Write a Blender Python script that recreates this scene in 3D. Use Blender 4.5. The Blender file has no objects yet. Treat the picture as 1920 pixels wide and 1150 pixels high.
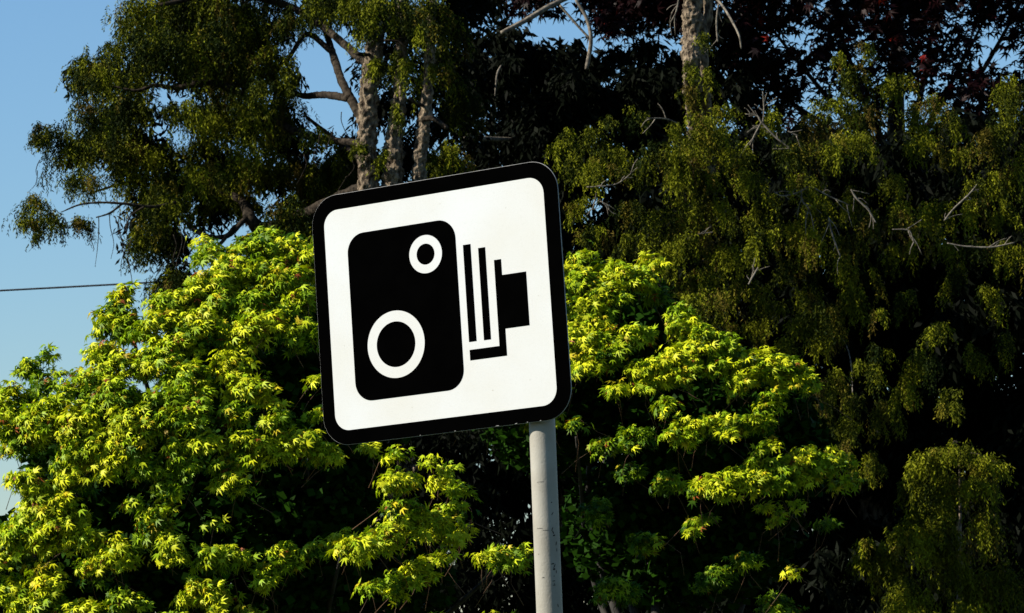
import bpy, math, random
import numpy as np
from mathutils import Vector, Matrix, noise

random.seed(7)
rng = np.random.default_rng(11)
scene = bpy.context.scene
C = scene.collection

# ------------------------------------------------------------------ camera
F_PX = 6160.0
CAM = np.array([0.0, 0.0, 1.6])
CW = np.array([[0.999245, 0.038842, 0.0],
               [0.004509, -0.116011, -0.993238],
               [-0.038579, 0.992488, -0.116098]])
cam_data = bpy.data.cameras.new('camera')
cam_data.sensor_width = 36.0
cam_data.lens = F_PX / 1920.0 * 36.0
cam_data.clip_start = 0.1
cam_data.clip_end = 3000.0
cam_data.dof.use_dof = True
cam_data.dof.focus_distance = 9.95
cam_data.dof.aperture_fstop = 29.0
cam = bpy.data.objects.new('camera', cam_data)
C.objects.link(cam)
M4 = Matrix.Identity(4)
for i in range(3):
    for j in range(3):
        M4[i][j] = CW[i][j]
    M4[i][3] = CAM[i]
cam.matrix_world = M4
scene.camera = cam

# ------------------------------------------------------------------ sky, sun, exposure
SUN_AZ = 77.0      # degrees to the left of the direction scene -> camera
SUN_EL = 36.0
sd = Vector((-math.sin(math.radians(SUN_AZ)) * math.cos(math.radians(SUN_EL)),
             -math.cos(math.radians(SUN_AZ)) * math.cos(math.radians(SUN_EL)),
             math.sin(math.radians(SUN_EL))))
world = bpy.data.worlds.new('World')
scene.world = world
world.use_nodes = True
wn = world.node_tree.nodes
wl = world.node_tree.links
wn.clear()
sky = wn.new('ShaderNodeTexSky')
sky.sky_type = 'NISHITA'
sky.sun_disc = False
sky.sun_elevation = math.radians(SUN_EL)
sky.sun_rotation = math.atan2(sd.x, sd.y)
sky.air_density = 1.55
sky.dust_density = 0.0
sky.ozone_density = 10.0
bg = wn.new('ShaderNodeBackground')
bg.inputs['Strength'].default_value = 0.0615
wo = wn.new('ShaderNodeOutputWorld')
wl.new(sky.outputs[0], bg.inputs[0])
wl.new(bg.outputs[0], wo.inputs[0])
sun_data = bpy.data.lights.new('sun', 'SUN')
sun_data.energy = 5.0
sun_data.angle = math.radians(0.53)
sun_data.color = (1.0, 0.93, 0.80)
sun = bpy.data.objects.new('sun', sun_data)
C.objects.link(sun)
sun.rotation_euler = (-sd).to_track_quat('-Z', 'Y').to_euler()
scene.view_settings.view_transform = 'Standard'
scene.view_settings.look = 'None'
scene.view_settings.exposure = 1.2
scene.view_settings.gamma = 1.0
scene.view_settings.use_curve_mapping = False
scene.cycles.max_bounces = 5
scene.cycles.diffuse_bounces = 2
scene.cycles.transmission_bounces = 4


def unproject(x, y, Y):
    """photo pixel (1920 wide) at world depth Y -> world point"""
    d = CW @ np.array([(x - 960) / F_PX, -(y - 575) / F_PX, -1.0])
    return CAM + d * (Y / d[1])


def project(P):
    q = (P - CAM) @ CW
    return 960 + F_PX * q[:, 0] / -q[:, 2], 575 - F_PX * q[:, 1] / -q[:, 2], -q[:, 2]


# ------------------------------------------------------------------ materials
def mat(name):
    m = bpy.data.materials.new(name)
    m.use_nodes = True
    n = m.node_tree.nodes
    return m, n, m.node_tree.links, n['Principled BSDF']


def noise_mat(name, c1, c2, scale, rough=0.8, bump=0.0, detail=6, spec=0.3, stretch=(1, 1, 1), bdist=0.01, lo=0.35, hi=0.65):
    m, n, l, p = mat(name)
    tc = n.new('ShaderNodeTexCoord')
    mp = n.new('ShaderNodeMapping')
    mp.inputs['Scale'].default_value = stretch
    t = n.new('ShaderNodeTexNoise')
    t.inputs['Scale'].default_value = scale
    t.inputs['Detail'].default_value = detail
    r = n.new('ShaderNodeValToRGB')
    r.color_ramp.elements[0].color = (*c1, 1)
    r.color_ramp.elements[1].color = (*c2, 1)
    r.color_ramp.elements[0].position = lo
    r.color_ramp.elements[1].position = hi
    l.new(tc.outputs['Object'], mp.inputs[0])
    l.new(mp.outputs[0], t.inputs['Vector'])
    l.new(t.outputs['Fac'], r.inputs[0])
    l.new(r.outputs[0], p.inputs['Base Color'])
    p.inputs['Roughness'].default_value = rough
    p.inputs['Specular IOR Level'].default_value = spec
    if bump:
        b = n.new('ShaderNodeBump')
        b.inputs['Strength'].default_value = bump
        b.inputs['Distance'].default_value = bdist
        l.new(t.outputs['Fac'], b.inputs['Height'])
        l.new(b.outputs[0], p.inputs['Normal'])
    return m


def leaf_mat(name, trans=0.3, rough=0.45, spec=0.35, trans_gain=1.2):
    """colour comes from the per-leaf attribute 'tint'"""
    m, n, l, p = mat(name)
    a = n.new('ShaderNodeAttribute')
    a.attribute_name = 'tint'
    l.new(a.outputs['Color'], p.inputs['Base Color'])
    p.inputs['Roughness'].default_value = rough
    p.inputs['Specular IOR Level'].default_value = spec
    if trans > 0:
        tr = n.new('ShaderNodeBsdfTranslucent')
        mx = n.new('ShaderNodeMixShader')
        mx.inputs[0].default_value = trans
        g = n.new('ShaderNodeVectorMath')
        g.operation = 'MULTIPLY'
        g.inputs[1].default_value = (trans_gain * 0.9, trans_gain * 1.1, trans_gain * 0.5)
        l.new(a.outputs['Color'], g.inputs[0])
        l.new(g.outputs[0], tr.inputs['Color'])
        l.new(p.outputs[0], mx.inputs[1])
        l.new(tr.outputs[0], mx.inputs[2])
        l.new(mx.outputs[0], n['Material Output'].inputs['Surface'])
    return m


M_GROUND = noise_mat('grass_ground', (0.018, 0.03, 0.008), (0.05, 0.065, 0.02), 1.5, 0.95, 0.4, 8, 0.1)
M_MAPLE = leaf_mat('maple_leaf', 0.16, 0.5, 0.10)
M_CONIFER = leaf_mat('cypress_scale_leaf', 0.10, 0.6, 0.02, 0.8)
M_PURPLE = leaf_mat('purple_leaf', 0.10, 0.45, 0.06, 1.0)
M_TWIG = noise_mat('maple_twig', (0.05, 0.025, 0.012), (0.12, 0.06, 0.03), 30, 0.7)
M_BARK_M = noise_mat('maple_bark', (0.008, 0.007, 0.006), (0.028, 0.024, 0.02), 14, 0.9, 0.6, 8)
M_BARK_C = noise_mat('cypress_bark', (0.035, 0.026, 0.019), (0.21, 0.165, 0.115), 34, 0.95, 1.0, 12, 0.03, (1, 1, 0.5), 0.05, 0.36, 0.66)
M_BARK_L = noise_mat('shaded_limb_bark', (0.007, 0.006, 0.005), (0.038, 0.03, 0.022), 30, 0.9, 0.6, 8, 0.03)  # darker copy of the cypress bark; limb shade put into the colour
M_BARK_D = noise_mat('dead_wood', (0.05, 0.042, 0.033), (0.18, 0.155, 0.12), 30, 0.85, 0.4, 6, 0.2)


# ------------------------------------------------------------------ object helpers
def link_mesh(name, me, parent=None, mats=(), smooth=False):
    for m in mats:
        me.materials.append(m)
    if smooth:
        me.polygons.foreach_set('use_smooth', np.ones(len(me.polygons), dtype=bool))
    o = bpy.data.objects.new(name, me)
    C.objects.link(o)
    if parent is not None:
        o.parent = parent
    return o


def root(name, loc, label, cat, group=None):
    o = bpy.data.objects.new(name, None)
    o.empty_display_size = 0.2
    C.objects.link(o)
    o.location = loc
    o['label'] = label
    o['category'] = cat
    if group:
        o['group'] = group
    return o


def mesh_poly(name, V, nper, tint=None):
    """V: (n*nper,3) verts, all faces polygons of nper consecutive verts; tint (n,3)"""
    n = len(V) // nper
    me = bpy.data.meshes.new(name)
    me.vertices.add(n * nper)
    me.vertices.foreach_set('co', V.astype(np.float32).ravel())
    me.loops.add(n * nper)
    me.loops.foreach_set('vertex_index', np.arange(n * nper, dtype=np.int32))
    me.polygons.add(n)
    me.polygons.foreach_set('loop_start', np.arange(0, n * nper, nper, dtype=np.int32))
    me.update(calc_edges=True)
    if tint is not None:
        put_tint(me, np.repeat(tint, nper, axis=0))
    return me


def mesh_tris(name, V, T, tint=None):
    me = bpy.data.meshes.new(name)
    me.vertices.add(len(V))
    me.vertices.foreach_set('co', V.astype(np.float32).ravel())
    me.loops.add(len(T) * 3)
    me.loops.foreach_set('vertex_index', T.astype(np.int32).ravel())
    me.polygons.add(len(T))
    me.polygons.foreach_set('loop_start', np.arange(0, len(T) * 3, 3, dtype=np.int32))
    me.update(calc_edges=True)
    if tint is not None:
        put_tint(me, tint)
    return me


def put_tint(me, col):
    at = me.attributes.new('tint', 'FLOAT_COLOR', 'POINT')
    c4 = np.ones((len(col), 4), dtype=np.float32)
    c4[:, :3] = col
    at.data.foreach_set('color', c4.ravel())


def unit(v):
    return v / np.maximum(np.linalg.norm(v, axis=-1, keepdims=True), 1e-9)


def tube(pts, rad, sides=8, rough=0.0, nscale=8.0, seed=0.0, cap=True):
    """tapered tube through pts; returns verts, quads"""
    pts = [Vector(p) for p in pts]
    V, Q = [], []
    prev = None
    for i, p in enumerate(pts):
        a = pts[max(i - 1, 0)]
        b = pts[min(i + 1, len(pts) - 1)]
        t = (b - a).normalized()
        if prev is None:
            ref = Vector((1, 0, 0)) if abs(t.x) < 0.8 else Vector((0, 1, 0))
            u = (ref - t * ref.dot(t)).normalized()
        else:
            u = (prev - t * prev.dot(t)).normalized()
        prev = u
        w = t.cross(u)
        for k in range(sides):
            an = 2 * math.pi * k / sides
            d = u * math.cos(an) + w * math.sin(an)
            r = rad[i]
            if rough:
                q = (p + d * r) * nscale + Vector((seed, seed * 1.7, 0))
                f = noise.noise(Vector((q.x, q.y, q.z * 0.5))) + 0.6 * noise.noise(Vector((q.x * 2.6, q.y * 2.6, q.z * 1.2)))
                r *= 1 + rough * f
            V.append(p + d * r)
    for i in range(len(pts) - 1):
        for k in range(sides):
            k2 = (k + 1) % sides
            Q.append((i * sides + k, i * sides + k2, (i + 1) * sides + k2, (i + 1) * sides + k))
    if cap:
        Q.append(tuple(range(sides))[::-1])
        Q.append(tuple((len(pts) - 1) * sides + k for k in range(sides)))
    return V, Q


def smooth_path(ctrl, n):
    """Catmull-Rom through control rows (x,y,z,r)"""
    c = np.array(ctrl, dtype=float)
    c = np.vstack([2 * c[0] - c[1], c, 2 * c[-1] - c[-2]])
    out = []
    segs = len(c) - 3
    per = max(2, n // segs)
    for s in range(segs):
        p0, p1, p2, p3 = c[s:s + 4]
        for k in range(per + (1 if s == segs - 1 else 0)):
            t = k / per
            out.append(0.5 * ((2 * p1) + (-p0 + p2) * t + (2 * p0 - 5 * p1 + 4 * p2 - p3) * t * t + (-p0 + 3 * p1 - 3 * p2 + p3) * t ** 3))
    return np.array(out)


def limb(name, ctrl, material, parent, n=30, sides=8, rough=0.0, nscale=8.0):
    base = np.array(parent.location)
    p = smooth_path(ctrl, n)
    V, Q = tube(p[:, :3] - base, np.maximum(p[:, 3], 0.002), sides, rough, nscale, random.random() * 50)
    me = bpy.data.meshes.new(name)
    me.from_pydata([tuple(v) for v in V], [], Q)
    return link_mesh(name, me, parent, (material,), smooth=True)


def px_path(rows):
    """rows (px, py, Y, radius in px)"""
    return [(*unproject(a, b, Y), r * Y / F_PX) for a, b, Y, r in rows]


# ================================================================== the setting
def build_ground():
    n = 60
    xs = np.linspace(-1, 1, n)
    xs = np.sign(xs) * np.abs(xs) ** 2.2 * 900
    V, Q = [], []
    for j, y in enumerate(xs):
        for i, x in enumerate(xs):
            d = math.hypot(x, y)
            V.append((x, y + 20, 0.05 * noise.noise(Vector((x * 0.3, y * 0.3, 0))) * min(1, d / 6) - 0.02))
    for j in range(n - 1):
        for i in range(n - 1):
            Q.append((j * n + i, j * n + i + 1, (j + 1) * n + i + 1, (j + 1) * n + i))
    me = bpy.data.meshes.new('ground')
    me.from_pydata(V, [], Q)
    o = link_mesh('ground', me, None, (M_GROUND,), True)
    o['kind'] = 'structure'
    o['label'] = 'grassy ground under the sign and the trees'


build_ground()


# ================================================================== the road sign
S = 0.674                      # metres per unit of the sign drawing
TL = np.array([-0.56308, 9.91373, 3.07134])
RS = np.array([[0.861432, -0.026169, -0.507199],
               [-0.506965, 0.015401, -0.861829],
               [0.030364, 0.999539, 0.0]])
AW = 1.15


def rrect(x0, y0, x1, y1, r, seg=10):
    pts = []
    for cx, cy, a0 in ((x1 - r, y1 - r, 0), (x0 + r, y1 - r, 90), (x0 + r, y0 + r, 180), (x1 - r, y0 + r, 270)):
        for k in range(seg + 1):
            a = math.radians(a0 + 90 * k / seg)
            pts.append((cx + r * math.cos(a), cy + r * math.sin(a)))
    return pts


def slab(name, outline, z0, z1, material, parent, bevel=0.0, side_mat=None):
    """prism of a sign-plane outline (drawing units, y down negative); z in metres along the sign normal"""
    n = len(outline)
    cx = sum(p[0] for p in outline) / n
    cy = sum(p[1] for p in outline) / n

    def P(p, z, inset=0.0):
        x, y = p[0] * S, p[1] * S
        if inset:
            dx, dy = x - cx * S, y - cy * S
            L = math.hypot(dx, dy)
            x -= dx / L * inset
            y -= dy / L * inset
        return (x, y, z)
    V = [P(p, z0) for p in outline] + [P(p, z1 - bevel) for p in outline]
    F = [tuple(range(n))[::-1]]
    for k in range(n):
        F.append((k, (k + 1) % n, n + (k + 1) % n, n + k))
    if bevel:
        V += [P(p, z1, bevel) for p in outline]
        for k in range(n):
            F.append((n + k, n + (k + 1) % n, 2 * n + (k + 1) % n, 2 * n + k))
        F.append(tuple(range(2 * n, 3 * n)))
    else:
        F.append(tuple(range(n, 2 * n)))
    me = bpy.data.meshes.new(name)
    me.from_pydata(V, [], F)
    return link_mesh(name, me, parent, (material,))


def ring(name, cx, cy, ro, ri, z0, z1, material, parent, seg=64):
    V, F = [], []
    for k in range(seg):
        a = 2 * math.pi * k / seg
        c, s = math.cos(a), math.sin(a)
        for r, z in ((ro, z0), (ro, z1), (ri, z1), (ri, z0)):
            V.append(((cx + r * c) * S, (cy + r * s) * S, z))
    for k in range(seg):
        a, b = 4 * k, 4 * ((k + 1) % seg)
        for j in range(3):
            F.append((a + j, b + j, b + j + 1, a + j + 1))
    me = bpy.data.meshes.new(name)
    me.from_pydata(V, [], F)
    return link_mesh(name, me, parent, (material,))


def sheeting():
    m, n, l, p = mat('white_reflective_sheeting')
    tc = n.new('ShaderNodeTexCoord')
    v = n.new('ShaderNodeTexVoronoi')
    v.feature = 'DISTANCE_TO_EDGE'
    v.inputs['Scale'].default_value = 210
    t = n.new('ShaderNodeTexNoise')
    t.inputs['Scale'].default_value = 3.0
    t.inputs['Detail'].default_value = 4
    r = n.new('ShaderNodeValToRGB')
    r.color_ramp.elements[0].position = 0.3
    r.color_ramp.elements[1].position = 0.7
    r.color_ramp.elements[0].color = (0.418, 0.415, 0.39, 1)
    r.color_ramp.elements[1].color = (0.445, 0.458, 0.468, 1)
    r2 = n.new('ShaderNodeValToRGB')
    r2.color_ramp.elements[0].position = 0.0
    r2.color_ramp.elements[1].position = 0.12
    r2.color_ramp.elements[0].color = (0.93, 0.93, 0.92, 1)
    r2.color_ramp.elements[1].color = (1, 1, 1, 1)
    mx = n.new('ShaderNodeMix')
    mx.data_type = 'RGBA'
    mx.blend_type = 'MULTIPLY'
    mx.inputs[0].default_value = 1.0
    l.new(tc.outputs['Object'], v.inputs['Vector'])
    l.new(tc.outputs['Object'], t.inputs['Vector'])
    l.new(t.outputs['Fac'], r.inputs[0])
    l.new(v.outputs['Distance'], r2.inputs[0])
    l.new(r.outputs[0], mx.inputs[6])
    l.new(r2.outputs[0], mx.inputs[7])
    l.new(mx.outputs[2], p.inputs['Base Color'])
    p.inputs['Roughness'].default_value = 0.28
    p.inputs['Specular IOR Level'].default_value = 0.5
    return m


def post_mat():
    m, n, l, p = mat('painted_steel_post')
    tc = n.new('ShaderNodeTexCoord')
    t = n.new('ShaderNodeTexNoise')
    t.inputs['Scale'].default_value = 7
    t.inputs['Detail'].default_value = 8
    r = n.new('ShaderNodeValToRGB')
    r.color_ramp.elements[0].position = 0.3
    r.color_ramp.elements[1].position = 0.7
    r.color_ramp.elements[0].color = (0.185, 0.17, 0.138, 1)
    r.color_ramp.elements[1].color = (0.26, 0.25, 0.218, 1)
    # fine dark specks
    t2 = n.new('ShaderNodeTexNoise')
    t2.inputs['Scale'].default_value = 150
    t2.inputs['Detail'].default_value = 3
    r2 = n.new('ShaderNodeValToRGB')
    r2.color_ramp.elements[0].position = 0.22
    r2.color_ramp.elements[1].position = 0.33
    r2.color_ramp.elements[0].color = (0.6, 0.59, 0.57, 1)
    r2.color_ramp.elements[1].color = (1, 1, 1, 1)
    # rusty stain patches
    t3 = n.new('ShaderNodeTexNoise')
    t3.inputs['Scale'].default_value = 4.0
    t3.inputs['Detail'].default_value = 5
    r3 = n.new('ShaderNodeValToRGB')
    r3.color_ramp.elements[0].position = 0.60
    r3.color_ramp.elements[1].position = 0.78
    r3.color_ramp.elements[0].color = (1, 1, 1, 1)
    r3.color_ramp.elements[1].color = (0.85, 0.66, 0.45, 1)
    a = n.new('ShaderNodeMix'); a.data_type = 'RGBA'; a.blend_type = 'MULTIPLY'; a.inputs[0].default_value = 1
    b = n.new('ShaderNodeMix'); b.data_type = 'RGBA'; b.blend_type = 'MULTIPLY'; b.inputs[0].default_value = 1
    for x in (t, t2, t3):
        l.new(tc.outputs['Object'], x.inputs['Vector'])
    l.new(t.outputs['Fac'], r.inputs[0])
    l.new(t2.outputs['Fac'], r2.inputs[0])
    l.new(t3.outputs['Fac'], r3.inputs[0])
    l.new(r.outputs[0], a.inputs[6]); l.new(r2.outputs[0], a.inputs[7])
    l.new(a.outputs[2], b.inputs[6]); l.new(r3.outputs[0], b.inputs[7])
    l.new(b.outputs[2], p.inputs['Base Color'])
    p.inputs['Roughness'].default_value = 0.6
    p.inputs['Specular IOR Level'].default_value = 0.25
    bp = n.new('ShaderNodeBump')
    bp.inputs['Strength'].default_value = 0.25
    bp.inputs['Distance'].default_value = 0.003
    l.new(t2.outputs['Fac'], bp.inputs['Height'])
    l.new(bp.outputs[0], p.inputs['Normal'])
    return m


def build_sign():
    M_ALU = noise_mat('bare_aluminium', (0.16, 0.16, 0.155), (0.26, 0.255, 0.245), 30, 0.5, 0, 4, 0.3)
    M_BLACK = noise_mat('black_vinyl', (0.0004, 0.0004, 0.0004), (0.0006, 0.0006, 0.0006), 12, 0.6, 0, 4, 0.0)
    M_WHITE = sheeting()
    M_POST = post_mat()
    M_CAP = noise_mat('black_plastic_cap', (0.01, 0.01, 0.01), (0.02, 0.02, 0.02), 20, 0.5)
    M_SCUFF = noise_mat('scuff_mark', (0.006, 0.006, 0.006), (0.02, 0.018, 0.016), 60, 0.7)
    ptop = np.array([0.0748, 9.60871, 2.37043])
    base = (float(ptop[0]), float(ptop[1]), 0.0)
    t = root('road_sign', base, 'square white speed camera sign with black border on a grey post', 'road sign')
    # plate frame in world
    plate = bpy.data.meshes.new('sign_plate')
    out = rrect(-0.066, -1.0655, AW + 0.0715, 0.070, 0.135, 12)
    me_tmp = slab('sign_plate', out, -0.003, 0.0, M_ALU, t, 0.0008)
    pl = me_tmp
    m = Matrix.Identity(4)
    for i in range(3):
        for j in range(3):
            m[i][j] = RS[i][j]
        m[i][3] = TL[i] - base[i]
    pl.matrix_local = m
    bpy.data.meshes.remove(plate)
    k = 0.0018
    slab('black_border', rrect(-0.066 + k, -1.0655 + k, AW + 0.0715 - k, 0.070 - k, 0.135 - k, 12), 0.0002, 0.0007, M_BLACK, pl)
    slab('white_face', rrect(0, -1, AW, 0, 0.074, 10), 0.0009, 0.0013, M_WHITE, pl)
    slab('camera_body', rrect(0.1188, -0.881, 0.689, -0.1223, 0.088, 10), 0.0015, 0.0019, M_BLACK, pl)
    ring('lens_ring', 0.3468, -0.645, 0.1505, 0.102, 0.0021, 0.0025, M_WHITE, pl)
    ring('lens_ring', 0.530, -0.2637, 0.0855, 0.047, 0.0021, 0.0025, M_WHITE, pl)
    slab('bellows_bar', [(0.725, -0.680), (0.7638, -0.680), (0.7638, -0.249), (0.725, -0.249)], 0.0015, 0.0019, M_BLACK, pl)
    slab('bellows_bar', [(0.8017, -0.681), (0.8377, -0.681), (0.8377, -0.2727), (0.8017, -0.2727)], 0.0015, 0.0019, M_BLACK, pl)
    slab('camera_mount', [(0.8785, -0.336), (0.8785, -0.7150), (0.7253, -0.7150), (0.7253, -0.7615), (0.9135, -0.7615),
                          (0.9135, -0.643), (1.0365, -0.643), (1.0365, -0.4065), (0.9145, -0.4065), (0.9145, -0.336)], 0.0015, 0.0019, M_BLACK, pl)
    M_STAIN = noise_mat('grime_spot', (0.25, 0.23, 0.19), (0.36, 0.34, 0.30), 80, 0.6)
    for gx, gy, gr in ((0.83, -0.905, 0.0028), (0.955, -0.115, 0.002), (0.41, -0.935, 0.0016), (0.07, -0.62, 0.0016), (1.09, -0.52, 0.002), (1.02, -0.88, 0.0018), (0.62, -0.05, 0.0018)):
        slab('grime_spot', [(gx + gr * math.cos(a) * (1 + .3 * math.sin(3 * a)), gy + gr * math.sin(a)) for a in [k * math.pi / 5 for k in range(10)]], 0.0014, 0.0016, M_STAIN, pl)
    # scratched-through chips along the lower edge of the plate
    for cx, L in ((0.83, 0.020), (0.93, 0.012), (1.055, 0.008), (0.62, 0.008), (0.99, 0.006), (0.44, 0.006)):
        w = 0.0022
        yb = -1.0632
        slab('paint_chip', [(cx, yb + 0.0004), (cx + L, yb + 0.0012), (cx + L * 0.8, yb + w + 0.001), (cx + L * 0.25, yb + w)], 0.0009, 0.0011, M_ALU, pl)
    # post
    R = 0.0385
    zt = 3.06
    hs = [-0.3, 0.02, 0.5, 1.0, 1.5, 1.8, 2.0, 2.2, 2.4, 2.7, zt]
    V, Q = tube([(0, 0, h) for h in hs], [R] * len(hs), 48)
    me = bpy.data.meshes.new('post')
    me.from_pydata([tuple(v) for v in V], [], Q)
    po = link_mesh('post', me, t, (M_POST,))
    for f in me.polygons:
        f.use_smooth = len(f.vertices) == 4
    V, Q = tube([(0, 0, zt - 0.02), (0, 0, zt + 0.006), (0, 0, zt + 0.014), (0, 0, zt + 0.017)], [R + 0.002, R + 0.002, R * 0.8, R * 0.3], 32)
    me = bpy.data.meshes.new('post_cap')
    me.from_pydata([tuple(v) for v in V], [], Q)
    link_mesh('post_cap', me, po, (M_CAP,), True)
    # scuffs: thin dark scrapes on the shaded flank, given as (photo y, angle round the post in degrees from camera, height, width, lean)
    for (py, ang, hh, ww, lean) in ((995, 26, 0.012, 0.003, 0.4), (1001, 30, 0.010, 0.004, -0.5), (1007, 34, 0.005, 0.008, 0), (1022, 44, 0.012, 0.004, 0.1),
                                    (1034, 46, 0.010, 0.003, 0), (1060, 22, 0.004, 0.010, 0.2), (1064, 30, 0.012, 0.004, 0.4), (1070, 28, 0.006, 0.008, -0.2),
                                    (1075, 38, 0.010, 0.003, 0), (1083, 26, 0.006, 0.002, 0), (1092, 24, 0.003, 0.009, 0), (1098, 26, 0.006, 0.002, 0.2),
                                    (1100, 25, 0.002, 0.010, 0), (966, 30, 0.010, 0.003, 0.5), (945, 28, 0.004, 0.004, 0), (1138, 40, 0.010, 0.003, -0.3),
                                    (906, -18, 0.0015, 0.022, -0.05), (993, -30, 0.0015, 0.02, -0.25), (997, -2, 0.0012, 0.02, -0.08), (1041, -40, 0.003, 0.002, 0), (1085, -22, 0.002, 0.007, 0.3)):
        z = 2.37043 - (py - 797) * 9.57 / F_PX
        a0 = math.radians(ang - 90)
        rr = R + 0.0006
        V = []
        for u, w in ((-0.5, -0.5), (0.1, -0.42), (0.5, -0.1), (0.42, 0.45), (0.0, 0.5), (-0.45, 0.2)):
            a = a0 + (u * ww + lean * w * hh) / R
            V.append((rr * math.cos(a), rr * math.sin(a), z + w * hh))
        me = bpy.data.meshes.new('scuff')
        me.from_pydata(V, [], [tuple(range(6))])
        link_mesh('scuff', me, po, (M_SCUFF,))
    # two channel clips behind the plate
    for cz in (2.50, 2.92):
        V, F = [], []
        seg = 24
        for k in range(seg):
            a = 2 * math.pi * k / seg
            for r, z in ((R + 0.001, -0.012), (R + 0.005, -0.012), (R + 0.005, 0.012), (R + 0.001, 0.012)):
                V.append((r * math.cos(a), r * math.sin(a), cz + z))
        for k in range(seg):
            a, b = 4 * k, 4 * ((k + 1) % seg)
            for j in range(4):
                F.append((a + j, b + j, b + (j + 1) % 4, a + (j + 1) % 4))
        me = bpy.data.meshes.new('post_clip')
        me.from_pydata(V, [], F)
        link_mesh('post_clip', me, t, (M_ALU,))
        # channel rail between clip and plate, along the plate
        wc = np.array([base[0], base[1], cz])
        rel = RS.T @ (wc - TL)
        x0, x1 = 0.12 * S, (AW - 0.05) * S
        yc = rel[1]
        zz0, zz1 = rel[2] + R + 0.004, -0.0065
        V = []
        for x in (x0, x1):
            for y, z in ((yc - 0.012, zz0), (yc + 0.012, zz0), (yc + 0.012, zz1), (yc - 0.012, zz1)):
                V.append((x, y, z))
        F = [(0, 1, 2, 3), (7, 6, 5, 4), (0, 4, 5, 1), (1, 5, 6, 2), (2, 6, 7, 3), (3, 7, 4, 0)]
        me = bpy.data.meshes.new('channel_rail')
        me.from_pydata(V, [], F)
        link_mesh('channel_rail', me, pl, (M_ALU,))


build_sign()


# ================================================================== maples
def leaf_template():
    tips = [(0, 1.0), (42, 0.93), (-42, 0.93), (88, 0.66), (-88, 0.66)]
    o = []
    order = [(-88, 0.62), (-66, 0.30), (-43, 0.90), (-21, 0.34), (0, 1.0), (21, 0.34), (43, 0.90), (66, 0.30), (88, 0.62)]
    c = (0, 0.12)
    V = [(0, 0.10, 0.03)]
    V.append((0, -0.04, 0.0))
    for a, r in order:
        x = r * math.sin(math.radians(a))
        y = 0.10 + r * math.cos(math.radians(a))
        z = -0.32 * r * r + (0.10 if r < 0.5 else 0.0)
        V.append((x, y, z))
    n = len(V)
    T = [(0, 1, n - 1)] if False else []
    for k in range(1, n - 1):
        T.append((0, k + 1, k))
    T.append((0, 1, n - 1))
    return np.array(V), np.array(T)


LV, LT = leaf_template()


def leaf_frames(nrm, fwd):
    z = unit(nrm)
    y = fwd - z * np.sum(fwd * z, axis=1, keepdims=True)
    y = unit(y)
    x = np.cross(y, z)
    return np.stack([x, y, z], axis=2)      # columns


def leaves_to_mesh(name, pos, frames, size, tint):
    n = len(pos)
    V = np.einsum('nij,kj->nki', frames, LV) * size[:, None, None] + pos[:, None, :]
    T = (LT[None] + (np.arange(n) * len(LV))[:, None, None]).reshape(-1, 3)
    return mesh_tris(name, V.reshape(-1, 3), T, np.repeat(tint, len(LV), axis=0))


GREEN = np.array([0.018, 0.058, 0.003])
LIME = np.array([0.19, 0.29, 0.006])
YELLOW = np.array([0.47, 0.48, 0.012])
AMBER = np.array([0.42, 0.23, 0.012])
RED = np.array([0.18, 0.05, 0.012])


SUNV = np.array(sd)


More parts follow.
